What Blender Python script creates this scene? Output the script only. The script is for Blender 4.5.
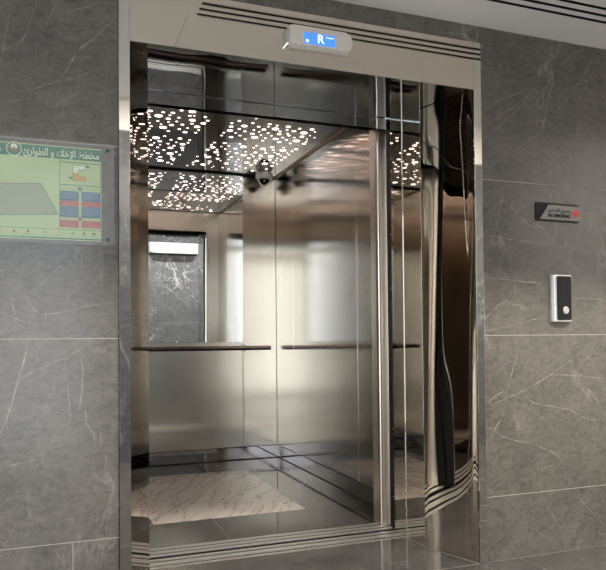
import bpy, bmesh, math, random
from mathutils import Vector, Matrix
random.seed(7)
C = bpy.context.scene.collection
for o in list(bpy.data.objects): bpy.data.objects.remove(o)
S = bpy.context.scene

WORLD, EXPO, DOT, LAMP, TILT, ANROT = 3.9, 0.52, 2.8, 12.0, math.radians(.8), 0.25
WIN = (-1.7, .42, .0, 2.55)
DLS = [(1.3, -2.0), (3.1, -2.0)]
DLL = ['round downlight in the hall ceiling opposite the elevator doorway', 'round downlight in the hall ceiling past the air conditioner']
def LIGHTS():
    p = area('daylight', (-.95, -3.30, 1.3), (math.radians(-90), 0, 0), 2.4, 2.4, 10, (1, 1, 1)); p.data.cycles.is_portal = True
    for x, y in DLS: area('downlight_lamp', (x, y, HZ0-.02), (0, 0, 0), .14, .14, LP, (1, .93, .85))
HZ0 = 3.15; LP = 110
AR1 = 'ﺉﺭﺍﻮﻄﻟﺍ ﻭ ﺀﻼﺧﻹﺍ ﻂﻄﺨﻣ'
AR2 = 'ﻦﻴﺧﺪﺘﻟﺍ ﻉﻮﻨﻤﻣ'

# ---------------------------------------------------------------- camera
W_IMG, H_IMG = 606, 570
F_PX, YAW, PITCH, ROLL = 666.25, math.radians(20.1587), math.radians(1.2979), math.radians(-0.4986)
PX, PY = -10.53, 38.28
EYE, DIST = 1.05, 2.6224
fw = Vector((math.sin(YAW)*math.cos(PITCH), math.cos(YAW)*math.cos(PITCH), math.sin(PITCH)))
rt0 = Vector((math.cos(YAW), -math.sin(YAW), 0)); up0 = rt0.cross(fw)
rt = rt0*math.cos(ROLL) + up0*math.sin(ROLL); up = up0*math.cos(ROLL) - rt0*math.sin(ROLL)
cd = bpy.data.cameras.new('camera'); cam = bpy.data.objects.new('camera', cd); C.objects.link(cam)
cam.matrix_world = Matrix(((rt.x, up.x, -fw.x, 0), (rt.y, up.y, -fw.y, -DIST), (rt.z, up.z, -fw.z, EYE), (0, 0, 0, 1)))
cd.sensor_fit = 'HORIZONTAL'; cd.sensor_width = 36; cd.lens = 36*F_PX/W_IMG
cd.shift_x = -PX/W_IMG; cd.shift_y = PY/W_IMG; cd.clip_start = .05
S.camera = cam

# ---------------------------------------------------------------- light, world, exposure
w = bpy.data.worlds.new('sky'); S.world = w; w.use_nodes = True
bg = w.node_tree.nodes['Background']; bg.inputs[0].default_value = (.86, .93, 1, 1); bg.inputs[1].default_value = WORLD
S.view_settings.view_transform = 'Standard'; S.view_settings.look = 'None'
S.view_settings.gamma = 1; S.view_settings.exposure = EXPO
S.view_settings.use_curve_mapping = False
S.cycles.max_bounces = 14; S.cycles.glossy_bounces = 12; S.cycles.diffuse_bounces = 4
S.cycles.caustics_reflective = True; S.cycles.blur_glossy = 1.0; S.cycles.sample_clamp_indirect = 3
def area(name, loc, rot, sx, sy, power, col):
    l = bpy.data.lights.new(name, 'AREA'); l.shape = 'RECTANGLE'; l.size = sx; l.size_y = sy; l.energy = power; l.color = col
    o = bpy.data.objects.new(name, l); C.objects.link(o); o.location = loc; o.rotation_euler = rot; return o
LIGHTS()
# ---------------------------------------------------------------- materials
def mat(name, col, rough=.5, metal=0., spec=.5):
    m = bpy.data.materials.new(name); m.use_nodes = True
    b = m.node_tree.nodes['Principled BSDF']
    b.inputs['Base Color'].default_value = (*col, 1); b.inputs['Roughness'].default_value = rough
    b.inputs['Metallic'].default_value = metal; b.inputs['Specular IOR Level'].default_value = spec
    return m
def nd(m, t, **kw):
    n = m.node_tree.nodes.new(t)
    for k, v in kw.items():
        if k[0] == 'i' and k[1:].isdigit(): n.inputs[int(k[1:])].default_value = v
        else: setattr(n, k, v)
    return n
def lk(m, a, b): m.node_tree.links.new(a, b)
def P(m): return m.node_tree.nodes['Principled BSDF']
def pos(m, scale=(1, 1, 1), rot=(0, 0, 0)):
    g = nd(m, 'ShaderNodeNewGeometry'); mp = nd(m, 'ShaderNodeMapping')
    mp.inputs['Scale'].default_value = scale; mp.inputs['Rotation'].default_value = rot
    lk(m, g.outputs['Position'], mp.inputs[0]); return mp.outputs[0]
def noise(m, vec, scale, detail=4, rough=.5, dist=0.):
    n = nd(m, 'ShaderNodeTexNoise'); n.inputs['Scale'].default_value = scale; n.inputs['Detail'].default_value = detail
    n.inputs['Roughness'].default_value = rough; n.inputs['Distortion'].default_value = dist
    lk(m, vec, n.inputs['Vector']); return n.outputs[0]
def ramp(m, fac, stops):
    r = nd(m, 'ShaderNodeValToRGB'); e = r.color_ramp.elements
    while len(e) < len(stops): e.new(.5)
    for k, (p, c) in enumerate(stops):
        e[k].position = p; e[k].color = (*c, 1) if len(c) == 3 else c
    lk(m, fac, r.inputs[0]); return r.outputs[0]
def mixc(m, fac, a, b, mode='MIX'):
    n = nd(m, 'ShaderNodeMix', data_type='RGBA', blend_type=mode)
    for s, v in ((0, fac), (6, a), (7, b)):
        if hasattr(v, 'links') or hasattr(v, 'is_linked'): lk(m, v, n.inputs[s])
        else: n.inputs[s].default_value = v if s == 0 else (*v, 1)
    return n.outputs[2]
def bump(m, h, strength, dist=.01):
    b = nd(m, 'ShaderNodeBump'); b.inputs['Strength'].default_value = strength; b.inputs['Distance'].default_value = dist
    lk(m, h, b.inputs['Height']); lk(m, b.outputs[0], P(m).inputs['Normal'])

def marble(name, lo, hi, vein, rough, veinamt=.35, spec=.5):
    m = mat(name, hi, rough, 0, spec); v = pos(m)
    a = noise(m, v, 5.5, 8, .62, .6)
    c = ramp(m, a, [(.32, lo), (.68, hi)])
    g = noise(m, v, 45, 4, .6, .3)
    c = mixc(m, ramp(m, g, [(.35, (0, 0, 0)), (.75, (.5, .5, .5))]), c, tuple(x*1.45 for x in hi))
    sp = noise(m, pos(m, (1, 1, 2.2), (0, .6, 0)), 16, 6, .7, 1.2)
    c = mixc(m, ramp(m, sp, [(.50, (0, 0, 0)), (.62, (.55, .55, .55)), (.72, (0, 0, 0))]), c, tuple(x*.72 for x in lo))
    for sc, rot in ((1.3, (0, .7, .4)), (2.1, (.3, -.9, .2))):
        n = noise(m, pos(m, (1, 1, .55), rot), sc, 5, .55, 1.0)
        f = ramp(m, n, [(.490, (0, 0, 0)), (.5, (veinamt,)*3), (.510, (0, 0, 0))])
        gate = ramp(m, noise(m, v, 2.3, 2), [(.48, (0, 0, 0)), (.62, (1, 1, 1))])
        f = mixc(m, 1., f, gate, 'MULTIPLY')
        c = mixc(m, f, c, vein)
    lk(m, c, P(m).inputs['Base Color'])
    r = ramp(m, a, [(.3, (rough*.8,)*3), (.7, (rough*1.3,)*3)]); lk(m, r, P(m).inputs['Roughness'])
    return m
def vein_mat(name, base, vein, rough):
    # broken white mineral line in the same polished stone
    m = mat(name, vein, rough); v = pos(m)
    f = ramp(m, noise(m, v, 22, 5, .7), [(.40, (.05, .05, .05)), (.66, (.85, .85, .85))])
    lk(m, mixc(m, f, base, vein), P(m).inputs['Base Color']); return m

M = {}
M['wall'] = marble('grey_marble_wall', (.066, .061, .053), (.116, .107, .092), (.33, .31, .28), .20)
M['wallvein'] = vein_mat('grey_marble_vein', (.105, .097, .084), (.30, .28, .25), .2)
M['grout'] = mat('tile_grout', (.27, .255, .22), .6)
M['floor'] = marble('dark_marble_floor', (.045, .042, .040), (.078, .073, .069), (.3, .28, .26), .09, .12)
M['carfloor'] = marble('dark_marble_car_floor', (.024, .022, .020), (.042, .038, .035), (.3, .28, .26), .08, .15, .35)
M['fgrout'] = mat('floor_grout', (.20, .185, .17), .4)
M['back'] = marble('charcoal_marble_wall', (.055, .060, .066), (.095, .102, .110), (.4, .42, .44), .18, .5)
m = mat('cream_marble_inlay', (.6, .5, .43), .16); M['inlay'] = m
v = pos(m, (1, 1, 1), (0, 0, math.radians(-62)))
n1 = nd(m, 'ShaderNodeTexNoise'); n1.inputs['Scale'].default_value = 1.0; n1.inputs['Detail'].default_value = 4; n1.inputs['Roughness'].default_value = .5; n1.inputs['Distortion'].default_value = .12
mp = nd(m, 'ShaderNodeMapping'); mp.inputs['Scale'].default_value = (1.6, 9.5, 1); lk(m, v, mp.inputs[0]); lk(m, mp.outputs[0], n1.inputs['Vector'])
c = ramp(m, n1.outputs[0], [(.42, (.86, .74, .65)), (.485, (.76, .64, .54)), (.5, (.30, .24, .18)), (.515, (.78, .66, .56)), (.6, (.90, .80, .71))])
lk(m, c, P(m).inputs['Base Color'])

def brushed(name, col, rough, an, wav=.02, grain=.04):
    m = mat(name, col, rough, 1.0); b = P(m)
    b.inputs['Anisotropic'].default_value = an
    t = nd(m, 'ShaderNodeCombineXYZ'); t.inputs[2].default_value = 1.0
    lk(m, t.outputs[0], b.inputs['Tangent']); b.inputs['Anisotropic Rotation'].default_value = ANROT
    return m
M['brushed'] = brushed('brushed_steel', (.60, .56, .495), .15, .85, .05)
M['post'] = brushed('brushed_steel_post', (.80, .74, .65), .30, .6, .0)
def polished(name, col, rough, wav, sc=(1, 1, 1), ns=2.):
    m = mat(name, col, rough, 1.0)
    if wav:
        w1 = noise(m, pos(m, sc), ns, 2, .4)
        b1 = nd(m, 'ShaderNodeBump'); b1.inputs['Strength'].default_value = 1; b1.inputs['Distance'].default_value = wav
        lk(m, w1, b1.inputs['Height']); lk(m, b1.outputs[0], P(m).inputs['Normal'])
    return m
M['splay'] = polished('polished_steel_wavy', (.86, .81, .74), .015, 0)
M['jamb'] = polished('polished_steel', (.84, .80, .74), .02, 0)
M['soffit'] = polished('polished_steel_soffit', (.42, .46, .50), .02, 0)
M['header'] = polished('satin_mirror_steel', (.86, .79, .69), .035, 0)
M['casing'] = polished('polished_steel_casing', (.80, .78, .74), .03, 0)
M['mirror'] = mat('mirror_glass', (.86, .87, .86), .0, 1.0)
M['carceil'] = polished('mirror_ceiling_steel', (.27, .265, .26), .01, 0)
M['skirt'] = polished('polished_black_steel', (.42, .40, .39), .03, 0)
M['chrome'] = mat('chrome', (.8, .8, .8), .08, 1.0)
M['alu'] = mat('sill_aluminium', (.88, .85, .80), .38, .9)
M['black'] = mat('black_rubber', (.008, .008, .009), .4)
M['void'] = mat('shaft_concrete', (.012, .012, .012), .9)
M['dark'] = mat('slot_black', (.006, .006, .006), .8, 0, .1)
M['plaster'] = mat('light_grey_plaster', (.80, .79, .77), .7)
M['white'] = mat('white_plastic', (.40, .48, .47), .35)
M['camwhite'] = mat('cream_plastic', (.93, .90, .84), .35)
M['domeglass'] = mat('tinted_dome', (.012, .012, .012), .06)
M['bronze'] = mat('bronze_rail', (.20, .13, .11), .25, 1.0)
M['brass'] = mat('brass_trim', (.45, .28, .16), .3, 1.0)
def emis(name, col, s):
    m = mat(name, (0, 0, 0), .5); P(m).inputs['Emission Color'].default_value = (*col, 1); P(m).inputs['Emission Strength'].default_value = s; return m
M['dot'] = emis('warm_light_spot', (1, .74, .64), DOT)
M['lamp'] = emis('lamp_diffuser', (1, .93, .85), LAMP)
M['lcd'] = emis('blue_lcd', (.06, .24, .90), 1.0)
M['lcdtxt'] = emis('lcd_white', (.8, .92, 1), 1.2)
def glassy(name, col, alpha, rough=.05):
    m = mat(name, col, rough); P(m).inputs['Alpha'].default_value = alpha; return m
M['acrylic'] = glassy('clear_acrylic', (.72, .68, .65), .12, .06); P(M['acrylic']).inputs['Specular IOR Level'].default_value = .25
M['pane'] = glassy('window_glass', (.9, .95, 1), .12, .02)
M['paper'] = mat('pale_green_paper', (.45, .60, .29), .25)
M['papergrey'] = mat('plan_grey_green', (.31, .38, .23), .25)
M['green'] = mat('sign_green', (.0, .18, .09), .25)
M['mint'] = mat('sign_mint_white', (.68, .80, .60), .3)
M['orange'] = mat('sign_orange', (.62, .33, .04), .3)
M['blue'] = mat('sign_blue', (.0, .11, .24), .3)
M['red'] = mat('sign_red', (.42, .02, .02), .3)
M['ink'] = mat('sign_ink', (.05, .07, .05), .4)
M['brownink'] = mat('emblem_brown', (.16, .12, .08), .4)
M['plategrey'] = mat('grey_metal_plate', (.24, .23, .215), .45, .2)
M['blackplastic'] = mat('black_plastic', (.005, .005, .006), .45, 0, .25)
M['nsred'] = mat('bright_red', (.75, .05, .05), .4)
M['buttonsteel'] = mat('button_steel', (.6, .58, .54), .3, 1.0)
M['silver'] = mat('silver_housing', (.86, .85, .83), .38, .85)
M['dispbody'] = mat('champagne_housing', (.66, .60, .53), .35, .2)
M['wframe'] = mat('white_window_frame', (.7, .7, .7), .4)

# ---------------------------------------------------------------- helpers
def link(name, bm, m, parent=None, smooth=False, mats=None):
    me = bpy.data.meshes.new(name); bmesh.ops.recalc_face_normals(bm, faces=bm.faces[:]) if not mats else None
    bm.to_mesh(me); bm.free()
    for x in (mats or [m]): me.materials.append(x)
    if smooth:
        for p in me.polygons: p.use_smooth = True
    o = bpy.data.objects.new(name, me); C.objects.link(o)
    if parent: setp(o, parent)
    return o
def setp(o, parent):
    o.parent = parent
    bpy.context.view_layer.update()
    o.matrix_parent_inverse = parent.matrix_world.inverted()
def thing(name, label, cat, loc, group=None):
    o = bpy.data.objects.new(name, None); C.objects.link(o); o.location = loc; o.empty_display_size = .1
    bpy.context.view_layer.update()
    o['label'] = label; o['category'] = cat
    if group: o['group'] = group
    return o
def struct(o): o['kind'] = 'structure'; return o
def bx(bm, x0, x1, y0, y1, z0, z1, bev=0, mi=0):
    r = bmesh.ops.create_cube(bm, size=1)
    for v in r['verts']:
        v.co = Vector(((x0+x1)/2 + v.co.x*(x1-x0), (y0+y1)/2 + v.co.y*(y1-y0), (z0+z1)/2 + v.co.z*(z1-z0)))
    fs = list({f for v in r['verts'] for f in v.link_faces})
    for f in fs: f.material_index = mi
    if bev: bmesh.ops.bevel(bm, geom=list({e for v in r['verts'] for e in v.link_edges}), offset=bev, segments=2, affect='EDGES', profile=.5)
    return bm
def box(name, x0, x1, y0, y1, z0, z1, m, parent=None, bev=0):
    return link(name, bx(bmesh.new(), x0, x1, y0, y1, z0, z1, bev), m, parent)
def prism(name, pts, axis, a, b, m, parent=None, bev=0, smooth=False):
    """extrude a 2-D outline along axis: axis z -> pts are (x,y); y -> (x,z); x -> (y,z)"""
    bm = bmesh.new()
    def P3(p, t): return {'z': (p[0], p[1], t), 'y': (p[0], t, p[1]), 'x': (t, p[0], p[1])}[axis]
    lo = [bm.verts.new(P3(p, a)) for p in pts]; hi = [bm.verts.new(P3(p, b)) for p in pts]
    bm.faces.new(lo); bm.faces.new(hi[::-1])
    for i in range(len(pts)):
        j = (i+1) % len(pts); bm.faces.new((lo[i], lo[j], hi[j], hi[i]))
    if bev: bmesh.ops.bevel(bm, geom=bm.edges[:], offset=bev, segments=2, affect='EDGES', profile=.5)
    return link(name, bm, m, parent, smooth)
def rrect(x0, x1, z0, z1, r, n=6):
    out = []
    for cx, cz, a0 in ((x1-r, z1-r, 0), (x0+r, z1-r, 90), (x0+r, z0+r, 180), (x1-r, z0+r, 270)):
        for k in range(n+1):
            a = math.radians(a0+90*k/n); out.append((cx+r*math.cos(a), cz+r*math.sin(a)))
    return out
def disc_pts(cx, cz, r, n=24): return [(cx+r*math.cos(2*math.pi*k/n), cz+r*math.sin(2*math.pi*k/n)) for k in range(n)]
def cyl(bm, p0, p1, r, n=20, r2=None):
    p0, p1 = Vector(p0), Vector(p1); d = p1-p0
    q = d.to_track_quat('Z', 'Y').to_matrix().to_4x4()
    bmesh.ops.create_cone(bm, cap_ends=True, segments=n, radius1=r, radius2=r if r2 is None else r2, depth=d.length, matrix=Matrix.Translation((p0+p1)/2) @ q)
    return bm
def lathe(bm, c, prof, n=28):
    """revolve (r, z) profile about the vertical through c"""
    rings = []
    for r, z in prof:
        rings.append([bm.verts.new((c[0]+r*math.cos(2*math.pi*k/n), c[1]+r*math.sin(2*math.pi*k/n), c[2]+z)) for k in range(n)] if r > 1e-5 else [bm.verts.new((c[0], c[1], c[2]+z))])
    for a, b in zip(rings, rings[1:]):
        for k in range(n):
            j = (k+1) % n
            if len(a) == 1 and len(b) > 1: bm.faces.new((a[0], b[k], b[j]))
            elif len(b) == 1 and len(a) > 1: bm.faces.new((a[k], a[j], b[0]))
            elif len(a) > 1: bm.faces.new((a[k], a[j], b[j], b[k]))
    return bm
def text(name, s, x, z, size, y, m, parent, align='LEFT', ext=.0006, sx=1., bold=0.):
    cu = bpy.data.curves.new(name, 'FONT'); cu.body = s; cu.size = size; cu.extrude = ext; cu.align_x = align; cu.align_y = 'CENTER'; cu.offset = bold
    t = bpy.data.objects.new(name, cu); C.objects.link(t)
    t.location = (x, y, z); t.rotation_euler = (math.pi/2, 0, 0); t.scale = (sx, 1, 1)
    bpy.context.view_layer.update()
    me = bpy.data.meshes.new_from_object(t.evaluated_get(bpy.context.evaluated_depsgraph_get())); me.transform(t.matrix_world)
    bpy.data.objects.remove(t); me.materials.clear(); me.materials.append(m)
    o = bpy.data.objects.new(name, me); C.objects.link(o)
    if parent: setp(o, parent)
    return o
def ribbon(bm, pts, width, y, mi, horiz=False, wob=.25, taper=True):
    """irregular thin line inlaid in the stone; pts in (x, z) of a wall, or (x, y) of a floor"""
    P2 = []
    for a, b in zip(pts, pts[1:]):
        L = math.hypot(b[0]-a[0], b[1]-a[1]); n = max(1, int(L/.022))
        nx, nz = -(b[1]-a[1])/max(L, 1e-6), (b[0]-a[0])/max(L, 1e-6)
        for k in range(n):
            t = k/n; j = random.uniform(-1, 1)*wob*.006
            P2.append((a[0]+(b[0]-a[0])*t+nx*j, a[1]+(b[1]-a[1])*t+nz*j))
    P2.append(tuple(pts[-1])); rows = []
    for i, p in enumerate(P2):
        a, b = P2[max(0, i-1)], P2[min(len(P2)-1, i+1)]; L = math.hypot(b[0]-a[0], b[1]-a[1]) or 1
        nx, nz = -(b[1]-a[1])/L, (b[0]-a[0])/L
        t = i/max(1, len(P2)-1); wd = width*(.5 if wob == 0 else random.uniform(.25, .75))
        if taper: wd *= min(1, .25+4*min(t, 1-t))
        rows.append([(p[0]+nx*wd, p[1]+nz*wd), (p[0]-nx*wd, p[1]-nz*wd)])
    V = [[bm.verts.new((q[0], q[1], y) if horiz else (q[0], y, q[1])) for q in r] for r in rows]
    for a, b in zip(V, V[1:]):
        f = bm.faces.new((a[0], a[1], b[1], b[0])); f.material_index = mi
def rand_vein(bm, x, z, ang, L, width, y, mi, horiz=False, lim=None):
    pts = [(x, z)]; n = max(3, int(L/.08))
    for k in range(n):
        ang += random.uniform(-.28, .28); x += math.cos(ang)*L/n; z += math.sin(ang)*L/n
        if lim and not (lim[0] < x < lim[1] and lim[2] < z < lim[3]): break
        pts.append((x, z))
    if len(pts) > 2: ribbon(bm, pts, width, y, mi, horiz)

def wavy(name, p00, du, dv, nrm, amp, m, parent, nu=50, nv=160, f=(1, 1), seed=1):
    """a slightly buckled thin steel sheet: a real, gently waved surface spanned by du and dv"""
    p00, du, dv, nrm = Vector(p00), Vector(du), Vector(dv), Vector(nrm).normalized()
    rr = random.Random(seed); W = [(rr.uniform(.8, 3.2)*f[0], rr.uniform(.3, 1.6)*f[1], rr.uniform(0, 6.28), rr.uniform(.4, 1)) for _ in range(6)]
    bm = bmesh.new(); g = []
    for i in range(nu+1):
        row = []
        for j in range(nv+1):
            u, v = i/nu, j/nv
            d = sum(a*math.sin(6.283*(fu*u+fv*v)+ph)/(fu+.6) for fu, fv, ph, a in W)*amp
            e = min(1, 9*min(u, 1-u))*min(1, 12*min(v, 1-v)); e = e*e*(3-2*e)
            row.append(bm.verts.new(p00+du*u+dv*v+nrm*(d*e+.0006)))
        g.append(row)
    for i in range(nu):
        for j in range(nv): bm.faces.new((g[i][j], g[i+1][j], g[i+1][j+1], g[i][j+1]))
    bmesh.ops.recalc_face_normals(bm, faces=bm.faces[:])
    return link(name, bm, m, parent, True)
M['splay2'] = polished('polished_steel_left', (.84, .79, .72), .015, 0)

# stone veins (x, z on the lift wall) and ceiling light spots (x, y, radius)
VEINS = [[1.0,[-0.034,2.316],[-0.055,2.248],[-0.078,2.181],[-0.093,2.151],[-0.114,2.134],[-0.164,2.109]],[1.0,[0.039,2.329],[0.017,2.288],[0.0,2.248],[-0.009,2.219]],[1.3,[0.07,2.282],[0.1,2.303],[0.145,2.32],[0.181,2.339],[0.25,2.355]],[1.6,[0.249,2.292],[0.217,2.259],[0.172,2.209],[0.122,2.159],[0.069,2.091]],[1.0,[0.163,2.293],[0.136,2.227],[0.122,2.173],[0.091,2.113],[0.065,2.062],[0.039,2.022]],[1.4,[-0.114,1.96],[-0.055,1.981],[0.004,2.008],[0.048,2.025],[0.109,2.049],[0.162,2.077]],[1.0,[-0.164,1.917],[-0.114,1.93],[-0.064,1.945]],[1.0,[-0.013,1.937],[0.056,1.968]],[1.0,[0.1,1.959],[0.162,1.979],[0.249,2.01]],[1.0,[-0.042,1.238],[-0.015,1.264],[0.019,1.302],[0.051,1.334]],[1.0,[-0.163,1.156],[-0.13,1.139],[-0.076,1.116],[-0.029,1.108],[0.019,1.099]],[1.0,[-0.11,1.147],[-0.056,1.161],[-0.019,1.149],[0.005,1.147],[0.061,1.158],[0.11,1.17],[0.146,1.187],[0.182,1.195]],[1.0,[0.11,1.17],[0.167,1.185],[0.247,1.194]],[1.3,[-0.082,1.219],[-0.066,1.194],[-0.053,1.169],[-0.029,1.151],[-0.008,1.145],[-0.008,1.125]],[1.0,[0.061,1.266],[0.071,1.21],[0.071,1.181]],[1.0,[-0.12,1.201],[-0.118,1.168],[-0.11,1.147]],[2.0,[-0.064,1.052],[-0.075,1.004],[-0.098,0.92],[-0.122,0.83],[-0.142,0.762],[-0.159,0.715]],[1.2,[0.181,1.054],[0.144,1.035],[0.065,0.987],[0.002,0.959],[-0.061,0.93],[-0.136,0.889]],[1.6,[0.115,0.983],[0.122,0.948],[0.121,0.88],[0.114,0.82],[0.106,0.783]],[1.0,[0.062,0.984],[0.059,0.924]],[1.0,[0.069,0.89],[0.072,0.844],[0.078,0.769],[0.071,0.74]],[1.5,[0.18,0.749],[0.188,0.703],[0.186,0.643]],[1.4,[0.133,0.797],[0.137,0.736],[0.162,0.697],[0.166,0.651]],[1.0,[0.026,0.709],[0.019,0.683],[0.001,0.658]],[1.0,[-0.132,1.057],[-0.163,1.028]],[1.5,[0.207,0.618],[0.203,0.554]],[1.0,[-0.009,0.648],[-0.02,0.61],[-0.046,0.573],[-0.024,0.541]],[1.5,[-0.067,0.506],[-0.071,0.453],[-0.063,0.415],[-0.053,0.395]],[1.2,[-0.092,0.402],[-0.086,0.371],[-0.095,0.335]],[1.0,[-0.109,0.389],[-0.13,0.346],[-0.148,0.31]],[1.2,[0.23,0.425],[0.211,0.372],[0.207,0.309]],[1.0,[-0.162,0.594],[-0.071,0.61],[-0.02,0.618]],[1.0,[0.016,0.288],[0.045,0.242],[0.067,0.204]],[1.0,[0.149,0.264],[0.157,0.228],[0.195,0.188]],[1.0,[-0.113,0.295],[-0.162,0.252]],[1.0,[2.166,2.509],[2.051,2.419]],[1.0,[1.912,2.094],[1.994,2.16],[2.116,2.218],[2.241,2.262]],[1.0,[1.925,2.039],[2.028,2.106],[2.115,2.159],[2.259,2.271]],[1.2,[1.941,1.991],[2.027,2.056],[2.15,2.163],[2.259,2.249],[2.351,2.305]],[1.2,[2.63,2.509],[2.559,2.392],[2.51,2.325],[2.423,2.224],[2.347,2.141],[2.282,2.06]],[1.0,[2.649,2.481],[2.588,2.365],[2.518,2.25],[2.44,2.136]],[1.0,[2.077,1.975],[2.199,1.942],[2.306,1.908],[2.434,1.881]],[1.6,[2.233,1.88],[2.205,1.804]],[1.0,[2.164,1.99],[2.236,2.019]],[1.0,[2.676,2.384],[2.52,2.326],[2.424,2.269]],[2.0,[1.914,1.536],[2.041,1.517],[2.205,1.505],[2.375,1.494],[2.471,1.484],[2.65,1.452]],[1.5,[2.054,1.791],[2.028,1.702],[1.99,1.539]],[1.3,[2.522,1.79],[2.501,1.662],[2.476,1.491],[2.426,1.44],[2.393,1.391],[2.38,1.356]],[1.5,[2.408,1.412],[2.452,1.423],[2.505,1.415],[2.554,1.381]],[2.0,[1.91,1.331],[1.973,1.325],[2.085,1.317],[2.285,1.305]],[1.3,[1.905,1.074],[2.0,1.086],[2.114,1.113],[2.197,1.131],[2.29,1.14]],[1.0,[2.463,1.148],[2.543,1.144],[2.643,1.153]],[1.5,[2.447,1.238],[2.645,1.234]],[1.0,[2.51,1.669],[2.628,1.662]],[1.0,[2.603,1.39],[2.648,1.362]],[1.5,[2.11,1.045],[2.1,0.953],[2.054,0.826],[2.031,0.763]],[2,[1.918,0.726],[1.968,0.766],[2.028,0.792]],[1.8,[1.943,0.732],[2.036,0.756],[2.14,0.788],[2.301,0.862],[2.394,0.911],[2.555,1.012]],[1.8,[2.301,0.862],[2.448,0.855],[2.637,0.835]],[2,[2.026,0.707],[2.009,0.659],[1.966,0.612],[1.948,0.551]],[2,[1.908,0.636],[1.966,0.612],[1.999,0.582],[2.101,0.552],[2.205,0.527],[2.311,0.482],[2.392,0.421],[2.428,0.382]],[1.7,[2.123,0.795],[2.165,0.744],[2.227,0.72],[2.298,0.71],[2.407,0.69],[2.508,0.641],[2.632,0.62]],[1.0,[2.147,0.716],[2.261,0.646],[2.34,0.57]],[1.0,[2.211,0.405],[2.292,0.421],[2.346,0.439]],[1.0,[2.436,0.337],[2.361,0.3]],[1.0,[1.944,0.329],[2.029,0.377]],[1.0,[2.641,0.988],[2.496,0.923]],[1.0,[2.435,0.286],[2.49,0.245]],[1.0,[2.242,0.275],[2.361,0.083]],[1.3,[2.428,0.283],[2.532,0.182],[2.617,0.106]],[1.0,[2.139,0.155],[2.359,0.017]]]
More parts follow.
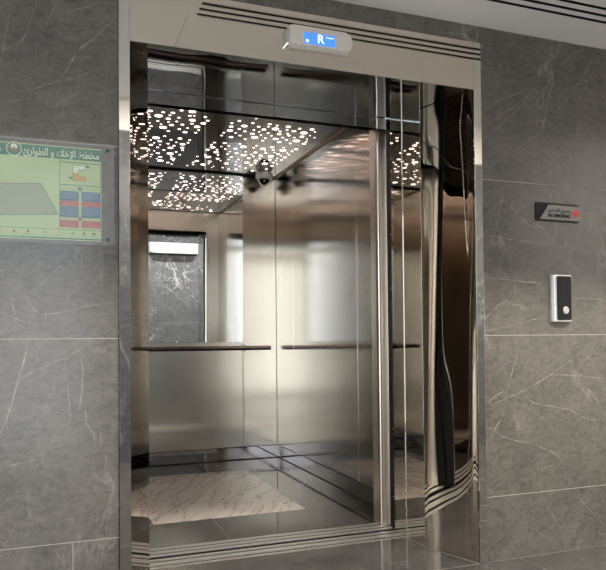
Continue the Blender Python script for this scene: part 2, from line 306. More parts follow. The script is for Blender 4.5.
DOTS = [[0.72,2.117,0.0334],[0.665,1.641,0.0331],[0.73,1.868,0.033],[0.884,2.486,0.0327],[1.675,1.678,0.0323],[1.369,2.135,0.0317],[1.68,2.132,0.0317],[1.691,1.871,0.0315],[0.846,2.715,0.031],[1.46,1.657,0.031],[1.667,2.543,0.031],[1.381,1.886,0.0309],[1.18,2.491,0.0305],[1.646,2.319,0.0298],[1.433,2.351,0.0288],[0.886,1.658,0.0272],[0.86,2.334,0.0269],[1.194,2.725,0.0264],[0.945,1.782,0.0262],[1.241,1.665,0.0262],[1.174,1.789,0.026],[0.928,2.213,0.0257],[0.928,2.626,0.0255],[1.155,2.22,0.0255],[1.212,2.34,0.0255],[1.534,1.873,0.0252],[1.522,2.14,0.0251],[1.367,2.635,0.0248],[1.519,2.556,0.0247],[0.705,2.432,0.0243],[0.969,1.698,0.023],[1.123,2.633,0.0222],[1.636,2.79,0.0212],[0.775,1.8,0.0204],[0.89,1.924,0.0204],[0.884,2.079,0.0204],[0.601,1.567,0.0203],[1.22,1.932,0.0203],[1.582,1.936,0.0202],[1.527,1.585,0.0201],[1.576,2.075,0.0201],[0.759,2.191,0.02],[0.733,1.679,0.0198],[1.597,1.664,0.0198],[0.711,2.301,0.0197],[1.701,1.588,0.0197],[1.694,1.762,0.0197],[1.389,1.695,0.0196],[1.494,2.795,0.0195],[1.522,1.76,0.0195],[1.566,2.333,0.0195],[1.342,1.81,0.0194],[0.942,2.301,0.0193],[1.16,1.705,0.0193],[0.793,2.505,0.0191],[1.769,1.917,0.0191],[0.827,2.605,0.0188],[1.224,2.616,0.0186],[1.499,2.253,0.0185],[1.568,2.474,0.0185],[1.668,2.412,0.0185],[1.265,2.515,0.0183],[1.213,2.086,0.0182],[1.764,2.071,0.0182],[0.742,1.558,0.0181],[1.326,2.201,0.0181],[1.133,2.293,0.0181],[1.758,2.312,0.0175],[1.676,2.239,0.0172],[1.494,2.421,0.0168],[1.744,2.59,0.0168],[1.571,2.617,0.0167],[0.911,2.754,0.0164],[1.365,2.315,0.0164],[1.391,1.574,0.0155],[0.842,1.767,0.0148],[1.428,2.485,0.0147],[0.84,1.869,0.0145],[1.355,2.436,0.0145],[1.337,1.646,0.0144],[0.777,1.936,0.014],[1.733,2.706,0.014],[0.823,2.407,0.0139],[0.984,1.636,0.0139],[0.953,1.57,0.0137],[0.854,1.579,0.0136],[0.875,2.27,0.0136],[0.899,1.73,0.0135],[0.825,2.231,0.0135],[1.181,1.573,0.0134],[1.277,1.775,0.0134],[1.226,1.737,0.0133],[1.615,1.598,0.0133],[0.644,1.926,0.0132],[0.829,2.13,0.0132],[1.557,2.729,0.0132],[1.579,2.405,0.0132],[0.682,1.566,0.0131],[0.767,2.351,0.0131],[1.597,1.766,0.0131],[0.772,2.058,0.013],[1.27,1.877,0.013],[1.278,1.587,0.0129],[0.962,1.911,0.0128],[1.508,1.701,0.0128],[1.579,2.242,0.0128],[1.725,2.485,0.0128],[1.104,2.684,0.0127],[1.459,1.941,0.0127],[1.615,1.868,0.0127],[0.957,2.095,0.0126],[0.957,2.365,0.0126],[1.33,1.95,0.0126],[1.201,2.27,0.0126],[1.605,2.14,0.0126],[1.76,2.394,0.0126],[0.613,1.685,0.0125],[0.794,1.636,0.0125],[0.65,1.866,0.0124],[1.147,1.918,0.0124],[1.146,1.634,0.0123],[1.26,2.141,0.0123],[1.441,1.761,0.0123],[0.96,2.496,0.0122],[1.146,1.849,0.0122],[1.323,2.068,0.0122],[1.148,2.434,0.0122],[0.676,1.746,0.0121],[0.958,2.161,0.0121],[0.754,2.556,0.0121],[1.139,2.098,0.0121],[0.92,2.428,0.012],[1.754,2.133,0.012],[1.458,1.879,0.0119],[1.447,1.586,0.0118],[1.454,2.077,0.0117],[1.432,2.808,0.0117],[1.132,2.158,0.0116],[1.371,2.774,0.0116],[1.243,2.411,0.0115],[1.494,2.689,0.0115],[1.116,2.748,0.0113],[1.42,2.254,0.0113],[1.588,2.55,0.0113],[1.232,2.683,0.0113],[1.447,2.133,0.0111],[1.574,1.728,0.011],[0.795,1.716,0.0109],[1.671,1.945,0.0109],[0.969,1.846,0.0108],[0.904,2.559,0.0108],[1.1,2.5,0.0108],[1.542,1.65,0.0108],[1.766,1.864,0.0108],[1.764,2.228,0.0108],[1.306,2.361,0.0107],[1.445,2.646,0.0106],[1.572,1.826,0.0106],[1.256,2.235,0.0104],[0.942,2.681,0.0103],[1.226,1.832,0.0103],[1.327,1.726,0.0102],[0.732,1.61,0.01],[0.889,1.828,0.01],[1.079,2.799,0.0099],[1.787,1.756,0.0099],[0.631,1.799,0.0098],[0.745,1.744,0.0097],[1.661,2.06,0.0097],[1.636,2.457,0.0097],[1.302,2.568,0.0096],[1.355,2.513,0.0096],[0.81,2.665,0.0095],[0.876,2.178,0.0094],[1.399,1.626,0.0094],[0.706,1.804,0.0092],[1.651,1.801,0.0092],[1.638,2.206,0.0092],[1.482,1.812,0.0091],[0.949,2.793,0.009],[1.212,2.182,0.0089],[1.428,2.555,0.0089],[0.775,2.277,0.0088],[0.726,2.243,0.0087],[1.512,2.351,0.0087],[1.515,2.365,0.0087],[0.693,2.181,0.0086],[1.484,2.313,0.0086],[1.55,2.294,0.0086],[1.307,2.289,0.0085],[1.406,1.818,0.0085],[0.757,2.449,0.0084],[1.74,1.633,0.0084],[1.555,2.182,0.0084],[0.881,1.568,0.0083],[1.374,1.753,0.0083],[1.71,2.361,0.0081],[0.755,2.62,0.0079],[1.739,1.721,0.0079],[1.284,2.799,0.0077],[1.288,2.747,0.0076],[1.763,2.518,0.0076],[1.726,2.428,0.0074],[0.609,1.737,0.0072],[1.713,2.27,0.0072],[1.734,2.185,0.0071],[1.749,1.806,0.0067]]
# ================================================================ dimensions (metres)
OL, OR, ZH, ZTOP = .298, 1.875, 2.209, 2.435      # outer opening, header underside, header top
JL, JR, YS, YF = .409, 1.770, .299, .483          # jamb faces, inner edge of splay, front of landing frame
CL, CR, YB, CZ, SK = .14, 1.903, 2.978, 2.482, .113   # car interior
CEIL = 2.518; LOWY = -1.35; HZ = 3.15; BACKY = -3.25; XL, XR = -3.4, 4.6
MX0, MX1, MZ0 = .45, 1.595, 1.022

# ---------------------------------------------------------------- hall shell
bm = bmesh.new()
bx(bm, XL, .254, 0, .12, 0, CEIL); bx(bm, 1.918, XR, 0, .12, 0, CEIL); bx(bm, .254, 1.918, 0, .12, ZTOP, CEIL)
bmesh.ops.recalc_face_normals(bm, faces=bm.faces[:])
for z in (.3001, 1.0559, 1.7926):
    ribbon(bm, [(XL, z), (.254, z)], .0035, -.0004, 1, wob=0, taper=False); ribbon(bm, [(1.918, z), (XR, z)], .0035, -.0004, 1, wob=0, taper=False)
for x, z0, z1 in ((.087, 0, .3), (-1.413, 0, .3), (-.70, .3, 1.056), (-1.41, 1.056, 1.7926), (-.75, 1.7926, CEIL), (3.42, .3, 1.056), (2.87, 1.056, 1.7926), (1.905, ZTOP, CEIL), (3.40, 1.7926, CEIL), (3.4, 0, .3), (-2.9, 1.7926, CEIL)):
    ribbon(bm, [(x, z0), (x, z1)], .003, -.00045, 1, wob=0, taper=False)
for vn in VEINS:
    wd, pts = vn[0], vn[1:]
    ribbon(bm, pts, .0025*wd, -.0003, 2)
for k in range(46):   # the stone goes on veined beyond the picture's edges
    x = random.choice((random.uniform(XL+.1, -.3), random.uniform(2.75, XR-.1)))
    rand_vein(bm, x, random.uniform(.1, 2.4), random.uniform(0, 3.14), random.uniform(.2, .8), random.uniform(.003, .007), -.0003, 2, lim=(XL, -.2, 0, CEIL) if x < 1 else (2.7, XR, 0, CEIL))
struct(link('wall_front', bm, None, mats=[M['wall'], M['grout'], M['wallvein']]))

bm = bmesh.new()
bx(bm, XL, XR, BACKY, 0, -.1, 0); bx(bm, .30, 1.873, 0, YF, -.1, 0)
bmesh.ops.recalc_face_normals(bm, faces=bm.faces[:])
ribbon(bm, [(XL, -.002), (XR, -.002)], .0045, .0004, 1, True, wob=0, taper=False)
for yy in (-.9, -1.8, -2.7): ribbon(bm, [(XL, yy), (XR, yy)], .003, .0004, 1, True, wob=0, taper=False)
for xx in (-2.4, -1.5, -.6, .3, 1.2, 2.1, 3.0, 3.9): ribbon(bm, [(xx, 0), (xx, BACKY)], .003, .0004, 1, True, wob=0, taper=False)
ribbon(bm, [(JR-.004, YF), (JR-.004, YS), (OR-.004, 0)], .005, .0005, 1, True, wob=0, taper=False)
ribbon(bm, [(JL+.004, YF), (JL+.004, YS), (OL+.004, 0)], .005, .0005, 1, True, wob=0, taper=False)
for k in range(16):
    rand_vein(bm, random.uniform(-.3, 3.5), random.uniform(-1.8, -.05), random.uniform(0, 3.14), random.uniform(.2, .7), .003, .0003, 2, True, lim=(XL, XR, BACKY, -.01))
struct(link('floor', bm, None, mats=[M['floor'], M['fgrout'], M['fgrout']]))

# ceiling: low bulkhead by the lift with a slot for the air diffuser, higher hall ceiling behind
DY0, DY1, DX0, DX1 = -.345, -.215, .62, 3.9
bm = bmesh.new(); bx(bm, XL, XR, LOWY, DY0-.0005, CEIL, CEIL+.1); bx(bm, XL, XR, LOWY, LOWY+.08, CEIL+.1, HZ); bmesh.ops.recalc_face_normals(bm, faces=bm.faces[:])
ribbon(bm, [(.597, DY0), (.597, LOWY)], .004, CEIL-.0005, 1, True, wob=0, taper=False)
struct(link('ceiling', bm, None, mats=[M['plaster'], M['white']]))
bm = bmesh.new(); bx(bm, XL, XR, DY1+.0005, 0, CEIL, CEIL+.1); bmesh.ops.recalc_face_normals(bm, faces=bm.faces[:])
ribbon(bm, [(.597, 0), (.597, DY1)], .004, CEIL-.0005, 1, True, wob=0, taper=False)
struct(link('ceiling', bm, None, mats=[M['plaster'], M['white']]))
struct(box('ceiling', XL, DX0-.0005, DY0, DY1, CEIL, CEIL+.1, M['plaster'])); struct(box('ceiling', DX1+.0005, XR, DY0, DY1, CEIL, CEIL+.1, M['plaster']))
struct(box('ceiling', XL, XR, BACKY, LOWY, HZ, HZ+.1, M['plaster']))
t = thing('air_diffuser', 'long ceiling air diffuser with three black slots above the lift wall', 'air vent', ((DX0+DX1)/2, -.28, CEIL))
box('backing', DX0, DX1, DY0, DY1, CEIL+.03, CEIL+.05, M['dark'], t)
for y in (-.229, -.279, -.3305):
    box('slot', DX0+.012, DX1-.012, y-.0115, y+.0115, CEIL+.001, CEIL+.0295, M['dark'], t)
for a, b in ((DY1, -.2175), (-.2405, -.2675), (-.2905, -.319), (-.342, DY0)):
    box('blade', DX0+.012, DX1-.012, min(a, b), max(a, b), CEIL-.0012, CEIL+.0295, M['plaster'], t)
box('end_plate', DX0, DX0+.012, DY0, DY1, CEIL-.0012, CEIL+.0295, M['plaster'], t)
box('end_plate', DX1-.012, DX1, DY0, DY1, CEIL-.0012, CEIL+.0295, M['plaster'], t)

WX0, WX1, WZ0, WZ1 = WIN
T = BACKY-.12; SZ = 2.86
bm = bmesh.new()
bx(bm, XL, WX0, T, BACKY, 0, HZ, 0, 3); bx(bm, WX1, XR, T, BACKY, SZ, HZ, 0, 3); bx(bm, WX0, WX1, T, BACKY, WZ1, HZ, 0, 3)
bx(bm, WX1, XR, T, BACKY, 0, SZ)
if WZ0 > 0: bx(bm, WX0, WX1, T, BACKY, 0, WZ0)
bmesh.ops.recalc_face_normals(bm, faces=bm.faces[:])
for z in (.42, 1.17, 1.92, 2.67): ribbon(bm, [(WX1, z), (XR, z)], .003, BACKY+.0005, 1, wob=0, taper=False)
for k in range(40): rand_vein(bm, random.uniform(WX1+.1, 4.4), random.uniform(.1, 2.7), random.uniform(.6, 1.9), random.uniform(.2, .6), random.uniform(.002, .004), BACKY+.0004, 2, lim=(WX1, XR, 0, SZ))
struct(link('wall_back', bm, None, mats=[M['back'], M['fgrout'], M['wallvein'], M['plaster']]))
struct(box('wall_left', XL-.12, XL, BACKY-.12, .12, 0, HZ, M['plaster']))
struct(box('wall_right', XR, XR+.12, BACKY-.12, .12, 0, HZ, M['plaster']))
wf = bpy.data.objects.new('window_1', None); C.objects.link(wf); wf.location = ((WX0+WX1)/2, BACKY, WZ0); bpy.context.view_layer.update(); wf['kind'] = 'structure'
bm = bmesh.new()
for a, b, c, d in ((WX0, WX1, WZ0, WZ0+.05), (WX0, WX1, WZ1-.05, WZ1)): bx(bm, a, b, T+.03, T+.09, c, d)
nx = 3
for k in range(nx+1):
    x = WX0+.03+(WX1-WX0-.06)*k/nx; bx(bm, x-.03, x+.03, T+.03, T+.09, WZ0+.05, WZ1-.05)
link('window_frame', bm, M['wframe'], wf)
box('pane', WX0, WX1, T+.055, T+.062, WZ0, WZ1, M['pane'], wf)

# lift shaft behind the wall
bm = bmesh.new()
bx(bm, -.25, 2.4, 3.3, 3.4, -.6, 3.3); bx(bm, -.35, -.25, .12, 3.4, -.6, 3.3); bx(bm, 2.4, 2.5, .12, 3.4, -.6, 3.3)
bx(bm, -.35, 2.5, .0, 3.4, 3.2, 3.3); bx(bm, -.35, 2.5, .05, 3.4, -.7, -.6)
bx(bm, -.25, 2.4, .0, .12, CEIL+.1, 3.2); bx(bm, -.25, 2.4, .0, .12, -.6, -.1)
struct(link('wall_shaft', bm, M['void']))

# ---------------------------------------------------------------- lift surround (portal)
t = thing('elevator_door_surround', 'polished steel surround with splayed sides framing the open elevator doorway', 'door frame', ((OL+OR)/2, 0, 0))
prism('side_panel', [(OR+.004, .0), (1.916, .0), (1.916, .34), (JR, YF-.001), (JR, YS+.002), (JR+.004, YS)], 'z', 0, ZH, M['jamb'], t)
prism('side_panel', [(OL-.004, .0), (JL-.004, YS), (JL, YS+.002), (JL, YF-.001), (.256, .34), (.256, .0)], 'z', 0, ZH, M['jamb'], t)
wavy('splay_sheet', (OR-.0005, .0005, .001), (JR-OR+.0005, YS-.0005, 0), (0, 0, ZH-.002), (-YS, -(OR-JR), 0), .00045, M['splay'], t, f=(.8, 1), seed=4)
wavy('splay_sheet', (OL+.0005, .0005, .001), (JL-OL-.0005, YS-.0005, 0), (0, 0, ZH-.002), (YS, -(JL-OL), 0), .00015, M['splay2'], t, f=(.5, 1.5), seed=9)
box('casing', OR, 1.916, -.009, -.0005, 0, ZTOP, M['casing'], t, .0012)
box('casing', .256, OL, -.009, -.0005, 0, ZTOP, M['casing'], t, .0012)
bm = bmesh.new(); bx(bm, OL+.0003, OR-.0003, -.008, .0, ZH, ZTOP, .001); link('header_panel', bm, M['header'], t)
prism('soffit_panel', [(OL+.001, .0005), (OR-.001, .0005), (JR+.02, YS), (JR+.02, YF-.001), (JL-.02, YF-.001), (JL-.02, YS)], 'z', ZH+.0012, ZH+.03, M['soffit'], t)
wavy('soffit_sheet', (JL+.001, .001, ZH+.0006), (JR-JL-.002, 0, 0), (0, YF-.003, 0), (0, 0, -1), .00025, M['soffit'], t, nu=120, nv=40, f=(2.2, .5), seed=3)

t = thing('landing_door_frame', 'narrow inner steel frame of the landing doors with grooved sill', 'door frame', ((JL+JR)/2, .55, 0))
for sgn, xj in ((1, JR), (-1, JL)):
    a, b = sorted((xj-sgn*.004, xj+sgn*.05)); box('jamb', a+(0 if sgn > 0 else 0), b, YF+.0012, .605, .0, ZH+.02, M['jamb'], t, .0018)
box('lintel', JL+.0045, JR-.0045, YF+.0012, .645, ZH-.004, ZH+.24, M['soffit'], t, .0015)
# sill: base plate with raised aluminium ribs between dark grooves
bm = bmesh.new(); bx(bm, JL-.05, JR+.05, YF, .640, -.03, -.006, 0, 1)
for a, b in ((.4835, .508), (.534, .572), (.598, .620)): bx(bm, JL-.01, JR+.001, a, b, -.0055, .0, 0, 0)
bmesh.ops.recalc_face_normals(bm, faces=bm.faces[:]); link('sill', bm, None, t, mats=[M['alu'], M['dark']])

# landing and car doors slid open behind the jambs: only their leading edges show
for (x0, x1, y0, y1, side, what) in ((JR+.002, 2.35, .612, .642, 'right', 'landing'), (-.2, JL-.002, .612, .642, 'left', 'landing'), (JR+.012, 2.35, .655, .685, 'right', 'car'), (-.2, CL+.245, .655, .685, 'left', 'car')):
    t = thing('elevator_door', '%s elevator door slid open into the %s side of the shaft, black leading edge' % ('outer landing' if what == 'landing' else 'inner car', side), 'elevator door', ((x0+x1)/2, (y0+y1)/2, 0))
    e0, e1 = (x0, x0+.012) if side == 'right' else (x1-.012, x1)
    box('door_panel', (e1 if side == 'right' else x0), (x1 if side == 'right' else e0), y0, y1, .006, 2.23, M['brushed'], t)
    box('edge_seal', e0, e1, y0-.001, y1+.001, .006, 2.23, M['black'], t, .002)
    if side == 'right' and what == 'landing':
        for z in (.18, .55, .93, 1.32, 1.62): 
            bm = bmesh.new(); cyl(bm, (e0-.0015, y0+.014, z), (e0+.001, y0+.014, z), .005, 10); link('screw', bm, M['buttonsteel'], t)
t = thing('door_hanger_track', 'dark door track in the gap above the elevator opening', 'door track', (1.4, .66, 2.24))
box('rail', -.2, 2.35, .648, .668, 2.245, 2.36, M['black'], t); box('bracket', 1.02, 1.70, .650, .690, 2.222, 2.244, M['black'], t, .002)

# ================================================================ lift car
car = thing('elevator_car', 'open brushed steel elevator car with perforated glowing ceiling and marble inlay floor', 'elevator', ((CL+CR)/2, 1.9, 0))
bm = bmesh.new(); bx(bm, CL-.03, CR+.03, .795, YB+.04, -.06, 0)
bmesh.ops.recalc_face_normals(bm, faces=bm.faces[:])
ix0, ix1, iy0, iy1 = .56, 1.487, 1.224, 2.557
for a, b in (((ix1, iy0+.06), (CR, iy0+.06)), ((ix0, iy0), (CL, iy0)), ((ix1, iy1), (CR, iy1)), ((ix0, iy1), (CL, iy1)), ((1.48, .80), (1.487, iy0)), ((1.2, iy1), (1.2, YB)), ((.9, .80), (.9, iy0))):
    ribbon(bm, [a, b], .003, .0003, 1, True, wob=0, taper=False)
for k in range(10): rand_vein(bm, random.uniform(1.5, 1.85), random.uniform(.9, 2.9), random.uniform(0, 3.1), .4, .0022, .00035, 1, True, lim=(1.49, CR, .8, YB))
link('floor_panel', bm, None, car, mats=[M['carfloor'], M['fgrout']])
box('marble_inlay', ix0, ix1, iy0, iy1, -.004, .0007, M['inlay'], car)
bm = bmesh.new(); FR_ = .834; bx(bm, CL, CR, .655, .795, -.03, -.006, 0, 1)
for a, b in ((.666, .688), (.714, .740), (.768, .792)): bx(bm, CL, CR, a, b, -.006, .0, 0, 0)
bmesh.ops.recalc_face_normals(bm, faces=bm.faces[:]); link('sill', bm, None, car, mats=[M['alu'], M['dark']])
B = .003
def panel(x0, x1, y0, y1, z0=SK, z1=CZ-.012, m='brushed'): return box('wall_panel', x0, x1, y0, y1, z0, z1, M[m], car, B)
FR = .832
for x0, x1 in ((CR, CR+.02),):
    panel(x0, x1, 2.543, YB-.001); panel(x0, x1, 1.330, 2.541); panel(x0, x1, FR, 1.328)
for x0, x1 in ((CL-.02, CL),):
    panel(x0, x1, 2.543, YB-.001); panel(x0, x1, 1.330, 2.541); panel(x0, x1, FR, 1.328)
panel(MX1+.001, CR-.0005, YB, YB+.02); panel(CL+.0005, MX0-.001, YB, YB+.02); panel(MX0, MX1, YB, YB+.02)
for n, a in (('x', (CR+.012, CR+.02, .80, YB+.012)), ('x', (CL-.02, CL-.012, .80, YB+.012)), ('y', (CL-.012, CR+.012, YB+.012, YB+.02))):
    box('skirting', a[0], a[1], a[2], a[3], .007, SK+.02, M['skirt'], car)
bm = bmesh.new(); bx(bm, CR+.010, CR+.0215, .80, YB+.012, .0005, .0055); bx(bm, CL-.0215, CL-.010, .80, YB+.012, .0005, .0055); bx(bm, CL-.01, CR+.01, YB+.010, YB+.0215, .0005, .0055)
link('floor_seal', bm, M['black'], car)
bm = bmesh.new(); bx(bm, CR+.0015, CR+.0118, FR_, YB-.002, SK-.004, SK-.0005); bx(bm, CL-.0118, CL-.0015, FR_, YB-.002, SK-.004, SK-.0005); bx(bm, CL, CR, YB+.0015, YB+.0118, SK-.004, SK-.0005)  # black strips standing in for the shadow line under the wall panels
link('panel_shadow_line', bm, M['black'], car)
# front posts: return panel and stepped door strike
def post(pts): return prism('front_post', pts, 'z', 0.0005, 2.475, M['post'], car, .0015)
def ppts(s, x):   # s=+1 right
    raw = [(0, .832), (0, .770), (.004, .752), (.0105, .748), (.0105, .738), (.017, .728), (.026, .712), (.034, .700), (.046, .694), (.148, .694), (.148, .832)]
    return [(x+s*a, b) for a, b in raw]
post(ppts(1, 1.755)); post(ppts(-1, CL+.285))
prism('front_transom', [(.696, 2.30), (.705, 2.255), (.83, 2.255), (.83, 2.478), (.696, 2.478)], 'x', CL, CR, M['post'], car, .001)
box('roof', CL-.03, CR+.03, .69, YB+.03, CZ+.02, CZ+.06, M['void'], car)
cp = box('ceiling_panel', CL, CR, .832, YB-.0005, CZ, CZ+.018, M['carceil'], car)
for n, a in enumerate(((CR-.014, CR, .832, YB), (CL, CL+.014, .832, YB))):
    box('ceiling_trim', a[0], a[1], a[2], a[3]-.001, CZ-.010, CZ-.0003, M['brass'], car, .001)
box('ceiling_trim', CL+.014, CR-.014, YB-.006, YB-.0005, CZ-.008, CZ-.0003, M['black'], car)
allD = list(DOTS); tries = 0
while len(allD) < 330 and tries < 9000:
    tries += 1
    x, y = random.uniform(.24, 1.80), random.uniform(.93, 2.83)
    if x > .62 and y > 1.50 and not (x < .80 and y < 1.7): continue
    # dots drift in loose clusters
    if math.sin(x*4.1+y*2.3)+math.sin(y*5.2-x*1.7) < -.75: continue
    r = random.choice((.007, .009, .010, .012, .012, .015, .019, .026, .03))
    if any((x-d[0])**2+(y-d[1])**2 < (r+d[2]+.006)**2 for d in allD): continue
    allD.append([x, y, r])
vis = sorted(DOTS, key=lambda d: -d[2])[:100]
rest = [d for d in allD if d not in vis]
def discm(bm, x, y, r, n=20):
    bmesh.ops.create_cone(bm, cap_ends=True, segments=n, radius1=r*.76, radius2=r*.76, depth=.0012, matrix=Matrix.Translation((x, y, CZ-.0009)))
for d in vis:
    bm = bmesh.new(); discm(bm, *d); link('light_spot', bm, M['dot'], cp)
bm = bmesh.new()
for d in rest: discm(bm, *d, n=14)
o = link('small_light_spots', bm, M['dot'], cp); o['kind'] = 'stuff'

# mirror on the back wall
t = thing('wall_mirror', 'tall frameless mirror above the handrail on the elevator back wall', 'mirror', ((MX0+MX1)/2, YB-.004, MZ0))
mo = box('mirror_glass', MX0+.002, MX1-.001, -.003, .003, 0, CZ-.014-MZ0, M['mirror'], None, .0012)
mo.location = (0, YB-.0045-TILT*(CZ-MZ0)*0, MZ0); mo.rotation_euler = (TILT, 0, 0); setp(mo, t)
for x, z in ((.62, MZ0), (1.026, MZ0), (1.505, MZ0), (1.565, MZ0+.012)):
    bm = bmesh.new(); cyl(bm, (x, YB-.0085, z), (x, YB-.0145, z), .013, 20); link('clip', bm, M['chrome'], t)

# handrail
t = thing('handrail', 'dark bronze handrail across the back wall below the mirror', 'handrail', (1.02, YB-.045, .968))
bm = bmesh.new(); bx(bm, .21, 1.836, YB-.060, YB-.034, .966, .988, .004); link('bar', bm, M['bronze'], t)
bm = bmesh.new(); bx(bm, .213, 1.833, YB-.056, YB-.036, .951, .9658, .003); link('underside', bm, M['blackplastic'], t)
for x in (.44, 1.602):
    bm = bmesh.new(); cyl(bm, (x, YB-.0005, .966), (x, YB-.010, .966), .034, 28, .030); f = link('flange', bm, M['buttonsteel'], t)
    bm = bmesh.new(); cyl(bm, (x, YB-.010, .966), (x, YB-.036, .966), .008, 14); link('bracket', bm, M['chrome'], t)

# dome camera
cx, cy = 1.745, 2.80
t = thing('security_camera', 'cream dome security camera hanging in the back corner of the elevator ceiling', 'security camera', (cx, cy, CZ-.0015))
bm = lathe(bmesh.new(), (cx, cy, CZ-.0015), [(0, 0), (.055, 0), (.060, -.006), (.060, -.012), (.070, -.018), (.075, -.028), (.075, -.052), (.069, -.062), (.052, -.066), (0, -.066)]); link('housing', bm, M['camwhite'], t, True)
bm = lathe(bmesh.new(), (cx, cy, CZ-.0675), [(.046, .003), (.046, 0), (.043, -.014), (.036, -.027), (.024, -.038), (.010, -.044), (0, -.045)]); dm = link('dome', bm, M['domeglass'], t, True)
bm = bmesh.new(); cyl(bm, (cx-.014, cy-.040, CZ-.086), (cx-.016, cy-.047, CZ-.090), .007, 14); link('lens', bm, M['chrome'], dm)

# ================================================================ on the lift wall
# floor indicator on the header
t = thing('floor_indicator', 'rounded champagne floor indicator with blue screen on the elevator header', 'floor display', (1.09, -.008, 2.32))
y0 = -.0085
DX, DW, ZB, ZT = 0, 0, 2.272, 2.366
prism('housing', rrect(.938, 1.236, ZB+.012, ZT, .028, 8), 'y', -.036, y0, M['dispbody'], t, .004)
prism('chrome_edge', [(-.034, ZB+.0225), (-.0345, ZB+.012), (-.022, ZB), (y0, ZB), (y0, ZB+.0225)], 'x', .955, 1.222, M['silver'], t, .001)
prism('end_cap', rrect(.9365, .9495, ZB+.008, ZT-.014, .006, 5), 'y', -.0375, y0-.001, M['chrome'], t, .001)
sc = box('screen', 1.012, 1.157, -.0372, -.0364, 2.292, 2.341, M['lcd'], t)
text('floor_letter', 'R', 1.088, 2.3165, .052, -.0378, M['lcdtxt'], sc, 'CENTER', .0003, 1.05, .0006)
prism('arrow_mark', disc_pts(1.027, 2.3045, .0065, 16), 'y', -.0378, -.0373, M['lcdtxt'], sc)
bm = bmesh.new()
for k in range(6): bx(bm, 1.114+k*.006, 1.118+k*.006, -.0378, -.0373, 2.327, 2.331)
link('caption_dots', bm, M['lcdtxt'], sc)

# call button panel
t = thing('call_button_panel', 'narrow silver call panel with glossy black front and one round button', 'call button', (2.366, 0, 1.238))
prism('housing', [(2.302, -.0005), (2.303, -.014), (2.312, -.028), (2.322, -.030), (2.408, -.030), (2.417, -.024), (2.421, -.0005)], 'z', 1.120, 1.349, M['silver'], t, .0025)
prism('face_plate', rrect(2.322, 2.407, 1.127, 1.342, .008), 'y', -.0335, -.0303, M['blackplastic'], t, .0008)
prism('button_ring', disc_pts(2.370, 1.176, .0185, 28), 'y', -.0365, -.0338, M['chrome'], t, .0008)
prism('button', disc_pts(2.370, 1.176, .0145, 28), 'y', -.0385, -.0367, M['buttonsteel'], t, .0012)

# no smoking plate
t = thing('no_smoking_sign', 'small black and grey no smoking plate above the call panel', 'sign', (2.36, 0, 1.655))
prism('back_plate', rrect(2.224, 2.486, 1.612, 1.703, .006), 'y', -.005, -.0005, M['blackplastic'], t, .0008)
pl = prism('front_plate', [(2.248, 1.622), (2.50, 1.620), (2.502, 1.692), (2.300, 1.694)], 'y', -.0085, -.0053, M['plategrey'], t, .0005)
text('english_text', 'NO SMOKING', 2.296, 1.641, .0215, -.009, M['dark'], pl, 'LEFT', .0003, .98, .0010)
text('arabic_text', AR2, 2.432, 1.668, .023, -.009, M['dark'], pl, 'RIGHT', .0003, 1.05, .0004)
sy = prism('symbol', disc_pts(2.467, 1.658, .0185, 28), 'y', -.0092, -.0087, M['nsred'], t)
bm = bmesh.new()
bmesh.ops.create_cone(bm, cap_ends=True, segments=20, radius1=.0125, radius2=.0125, depth=.0003, matrix=Matrix.Translation((2.467, -.0094, 1.658)) @ Matrix.Rotation(math.pi/2, 4, 'X')); link('symbol_field', bm, M['nsred'], sy)
bm = bmesh.new(); bx(bm, -.010, .010, -.0099, -.0096, -.0015, .0015); bm.transform(Matrix.Translation((2.467, 0, 1.658)) @ Matrix.Rotation(math.radians(-40), 4, 'Y')); bx(bm, 2.459, 2.473, -.0099, -.0096, 1.660, 1.663); link('cigarette', bm, M['ink'], sy)

# evacuation plan behind clear acrylic
t = thing('evacuation_plan_sign', 'green evacuation plan sheet behind a clear acrylic plate with corner screws', 'sign', (-.11, 0, 1.6))
pr_ = box('plan_sheet', -.412, .191, -.0015, -.0005, 1.4245, 1.776, M['paper'], t)
def rect(name, x0, x1, z0, z1, m, lay=1): return box(name, x0, x1, -.0015-.0003*lay-.0001, -.0015-.0003*(lay-1)-.0001, z0, z1, M[m], pr_)
rect('green_title_band', -.412, .191, 1.7285, 1.772, 'green')
ARSX = .74
text('arabic_title', AR1, .184, 1.7485, .0385, -.0022, M['mint'], pr_, 'RIGHT', .0002, ARSX, .0004)
text('arabic_title', '\ufee1', -.160, 1.7495, .036, -.0022, M['mint'], pr_, 'RIGHT', .0002, .85, .0004)
rect('footer_stripe', -.412, .191, 1.4275, 1.433, 'green')
rect('legend_line', -.412, .191, 1.4635, 1.4650, 'green')
# emblem: pale rosette with a bird
ec = (-.1165, 1.7525)
prism('emblem', disc_pts(ec[0], ec[1], .0265, 30), 'y', -.0024, -.0019, M['mint'], pr_)
prism('emblem_ring', disc_pts(ec[0], ec[1], .0235, 30), 'y', -.0027, -.0025, M['green'], pr_)
prism('emblem_field', disc_pts(ec[0], ec[1]+.008, .0115, 20), 'y', -.0030, -.0028, M['mint'], pr_)
prism('emblem_bird', [(ec[0]-.018, ec[1]+.010), (ec[0]-.006, ec[1]-.001), (ec[0]-.002, ec[1]+.007), (ec[0]+.002, ec[1]+.007), (ec[0]+.006, ec[1]-.001), (ec[0]+.018, ec[1]+.010), (ec[0]+.017, ec[1]-.004), (ec[0]+.006, ec[1]-.016), (ec[0]-.006, ec[1]-.016), (ec[0]-.017, ec[1]-.004)], 'y', -.0033, -.0031, M['brownink'], pr_)
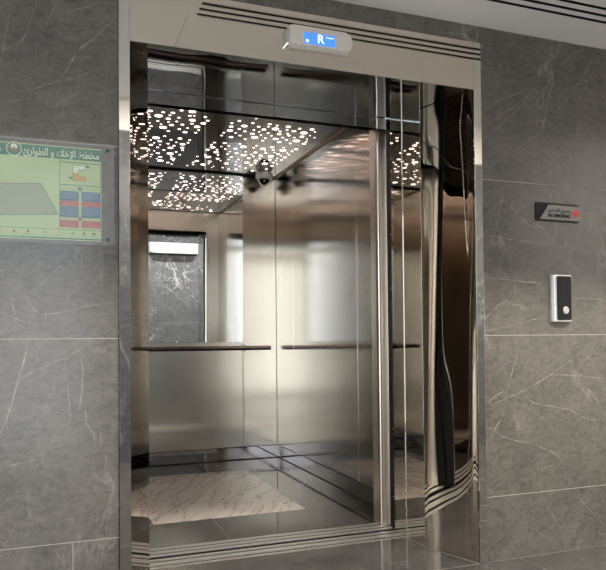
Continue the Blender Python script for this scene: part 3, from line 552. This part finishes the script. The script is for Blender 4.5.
# plan outline
pp = [(-.36, 1.6097), (-.025, 1.6315), (.036, 1.520), (-.36, 1.496)]
prism('plan_area', pp, 'y', -.0020, -.0016, M['papergrey'], pr_)
bm = bmesh.new()
for a, b in zip(pp, pp[1:]+pp[:1]): ribbon(bm, [a, b], .0022, -.0021, 0, wob=0, taper=False)
link('plan_outline', bm, M['ink'], pr_)
rect('plan_note', -.098, -.092, 1.572, 1.5745, 'ink')
# right column
cx0, cx1 = .041, .188
for a in (cx0, cx1): rect('column_rule', a-.0008, a+.0008, 1.469, 1.726, 'green')
rect('column_rule', cx0, cx1, 1.7165, 1.7195, 'green'); rect('column_rule', cx0, cx1, 1.6315, 1.634, 'green')
def poly(name, pts, m, lay=1): return prism(name, pts, 'y', -.0015-.0003*lay-.0001, -.0015-.0003*(lay-1)-.0001, M[m], pr_)
KX, KZ, KS = .088, 1.651, .0104
U = [(0, 0), (4.4, 0), (4.4, 1.4), (2, 1.4), (2, 3.9), (4.4, 3.9), (4.4, 5.4), (0, 5.4)]
U = [(KX+a*KS, KZ+b*KS*1.02) for a, b in U]
bm = bmesh.new()
for a, b in zip(U, U[1:]+U[:1]): ribbon(bm, [a, b], .0016, -.0023, 0, wob=0, taper=False)
link('key_plan_outline', bm, M['ink'], pr_)
poly('key_plan_fill', [(KX, KZ), (KX+4.4*KS, KZ), (KX+4.4*KS, KZ+1.4*KS*1.02), (KX+2*KS, KZ+1.4*KS*1.02), (KX+2*KS, KZ+2.7*KS*1.02), (KX, KZ+2.7*KS*1.02)], 'orange')
poly('key_plan_top', [(KX, KZ+2.75*KS*1.02), (KX+2*KS, KZ+2.75*KS*1.02), (KX+2*KS, KZ+3.9*KS*1.02), (KX+4.4*KS, KZ+3.9*KS*1.02), (KX+4.4*KS, KZ+5.4*KS*1.02), (KX, KZ+5.4*KS*1.02)], 'mint')
rect('key_tag', .134, .147, 1.7025, 1.710, 'green'); rect('key_tag', .073, .086, 1.656, 1.6635, 'green')
m0, m1 = .1085, .1195
def block(zb, zt, col):
    for a, b in ((cx0+.0015, m0), (m1, cx1-.0015)):
        rect('text_block', a, b, zb, zt, col)
        bm = bmesh.new(); z = zt-.0045
        while z > zb+.003:
            x = a+.004
            while x < b-.006:
                L = random.uniform(.003, .009); L = min(L, b-.003-x); bx(bm, x, x+L, -.0023, -.0020, z-.0004, z+.0004); x += L+.0018
            z -= .0048
        link('text_lines', bm, M['mint'], pr_)
block(1.5734, 1.6096, 'blue'); block(1.5540, 1.5722, 'red'); block(1.5118, 1.5528, 'blue'); block(1.4725, 1.4995, 'red')
poly('info_badge', disc_pts(.114, 1.620, .0078, 18), 'blue'); poly('info_badge', disc_pts(.114, 1.5062, .0072, 18), 'red')
text('badge_mark', 'i', .114, 1.620, .014, -.0023, M['mint'], pr_, 'CENTER', .0001); text('badge_mark', 'i', .114, 1.5062, .012, -.0023, M['mint'], pr_, 'CENTER', .0001)
bm = bmesh.new()
for zc in (1.623, 1.618, 1.5085, 1.5040):
    for a, b in ((cx0+.004, m0-.004), (m1+.004, cx1-.004)):
        x = a
        while x < b-.004: L = random.uniform(.003, .008); bx(bm, x, min(x+L, b), -.0020, -.0017, zc-.0005, zc+.0005); x += L+.002
for zc, c0 in ((1.595, 0), (1.563, 0), (1.535, 0), (1.486, 0)): bx(bm, .1125, .1155, -.0020, -.0017, zc-.003, zc+.003)
link('column_captions', bm, M['brownink'], pr_)
# legend icons
for x, c in ((-.365, 'green'), (-.312, 'blue'), (-.260, 'red'), (-.165, 'red'), (-.115, 'red'), (-.068, 'red'), (-.010, 'green'), (.040, 'orange'), (.088, 'green'), (.128, 'ink'), (.163, 'ink')):
    w_ = .0045
    if c == 'red': poly('legend_icon', disc_pts(x, 1.4515, .0048, 14), c)
    elif c in ('green', 'orange'): poly('legend_icon', [(x-.006, 1.4515), (x, 1.4550), (x, 1.4530), (x+.006, 1.4530), (x+.006, 1.4500), (x, 1.4500), (x, 1.4480)], c)
    else: rect('legend_icon', x-w_, x+w_, 1.4475, 1.4555, c)
    bm = bmesh.new()
    for zc, q in ((1.4435, .015), (1.4395, .010)):
        xx = x-q
        while xx < x+q: L = random.uniform(.002, .005); bx(bm, xx, xx+L, -.0020, -.0017, zc-.0005, zc+.0005); xx += L+.0015
    link('legend_caption', bm, M['ink'], pr_)
prism('acrylic_plate', rrect(-.462, .239, 1.409, 1.797, .010), 'y', -.0085, -.0045, M['acrylic'], t, .0012)
for x in (-.437, .214):
    for z in (1.431, 1.772):
        bm = bmesh.new(); cyl(bm, (x, -.0002, z), (x, -.0105, z), .0055, 18); link('screw', bm, M['blackplastic'], t)

# ================================================================ hall behind the camera
ax, az = 2.10, 2.39
t = thing('air_conditioner', 'white split air conditioner high on the hall wall, seen in the mirror', 'air conditioner', (ax, BACKY, az))
prism('body', [(BACKY+.001, az), (BACKY+.18, az), (BACKY+.205, az+.03), (BACKY+.21, az+.12), (BACKY+.205, az+.24), (BACKY+.19, az+.27), (BACKY+.001, az+.275)], 'x', ax-.45, ax+.42, M['white'], t, .004)
box('louvre', ax-.40, ax+.37, BACKY+.135, BACKY+.20, az-.006, az+.006, M['camwhite'], t, .002)
box('display', ax-.38, ax-.33, BACKY+.2102, BACKY+.2125, az+.10, az+.15, M['plategrey'], t)
box('badge', ax+.12, ax+.22, BACKY+.2085, BACKY+.2125, az+.17, az+.185, M['plategrey'], t)
for i, (x, y) in enumerate(DLS):
    t = thing('downlight', DLL[i], 'ceiling light', (x, y, HZ), 'downlights in the hall ceiling')
    bm = lathe(bmesh.new(), (x, y, HZ), [(.085, 0), (.095, 0), (.095, -.008), (.078, -.012), (.078, 0)]); link('trim_ring', bm, M['white'], t, True)
    bm = bmesh.new(); cyl(bm, (x, y, HZ-.0006), (x, y, HZ-.0045), .076, 28); link('diffuser', bm, M['lamp'], t)
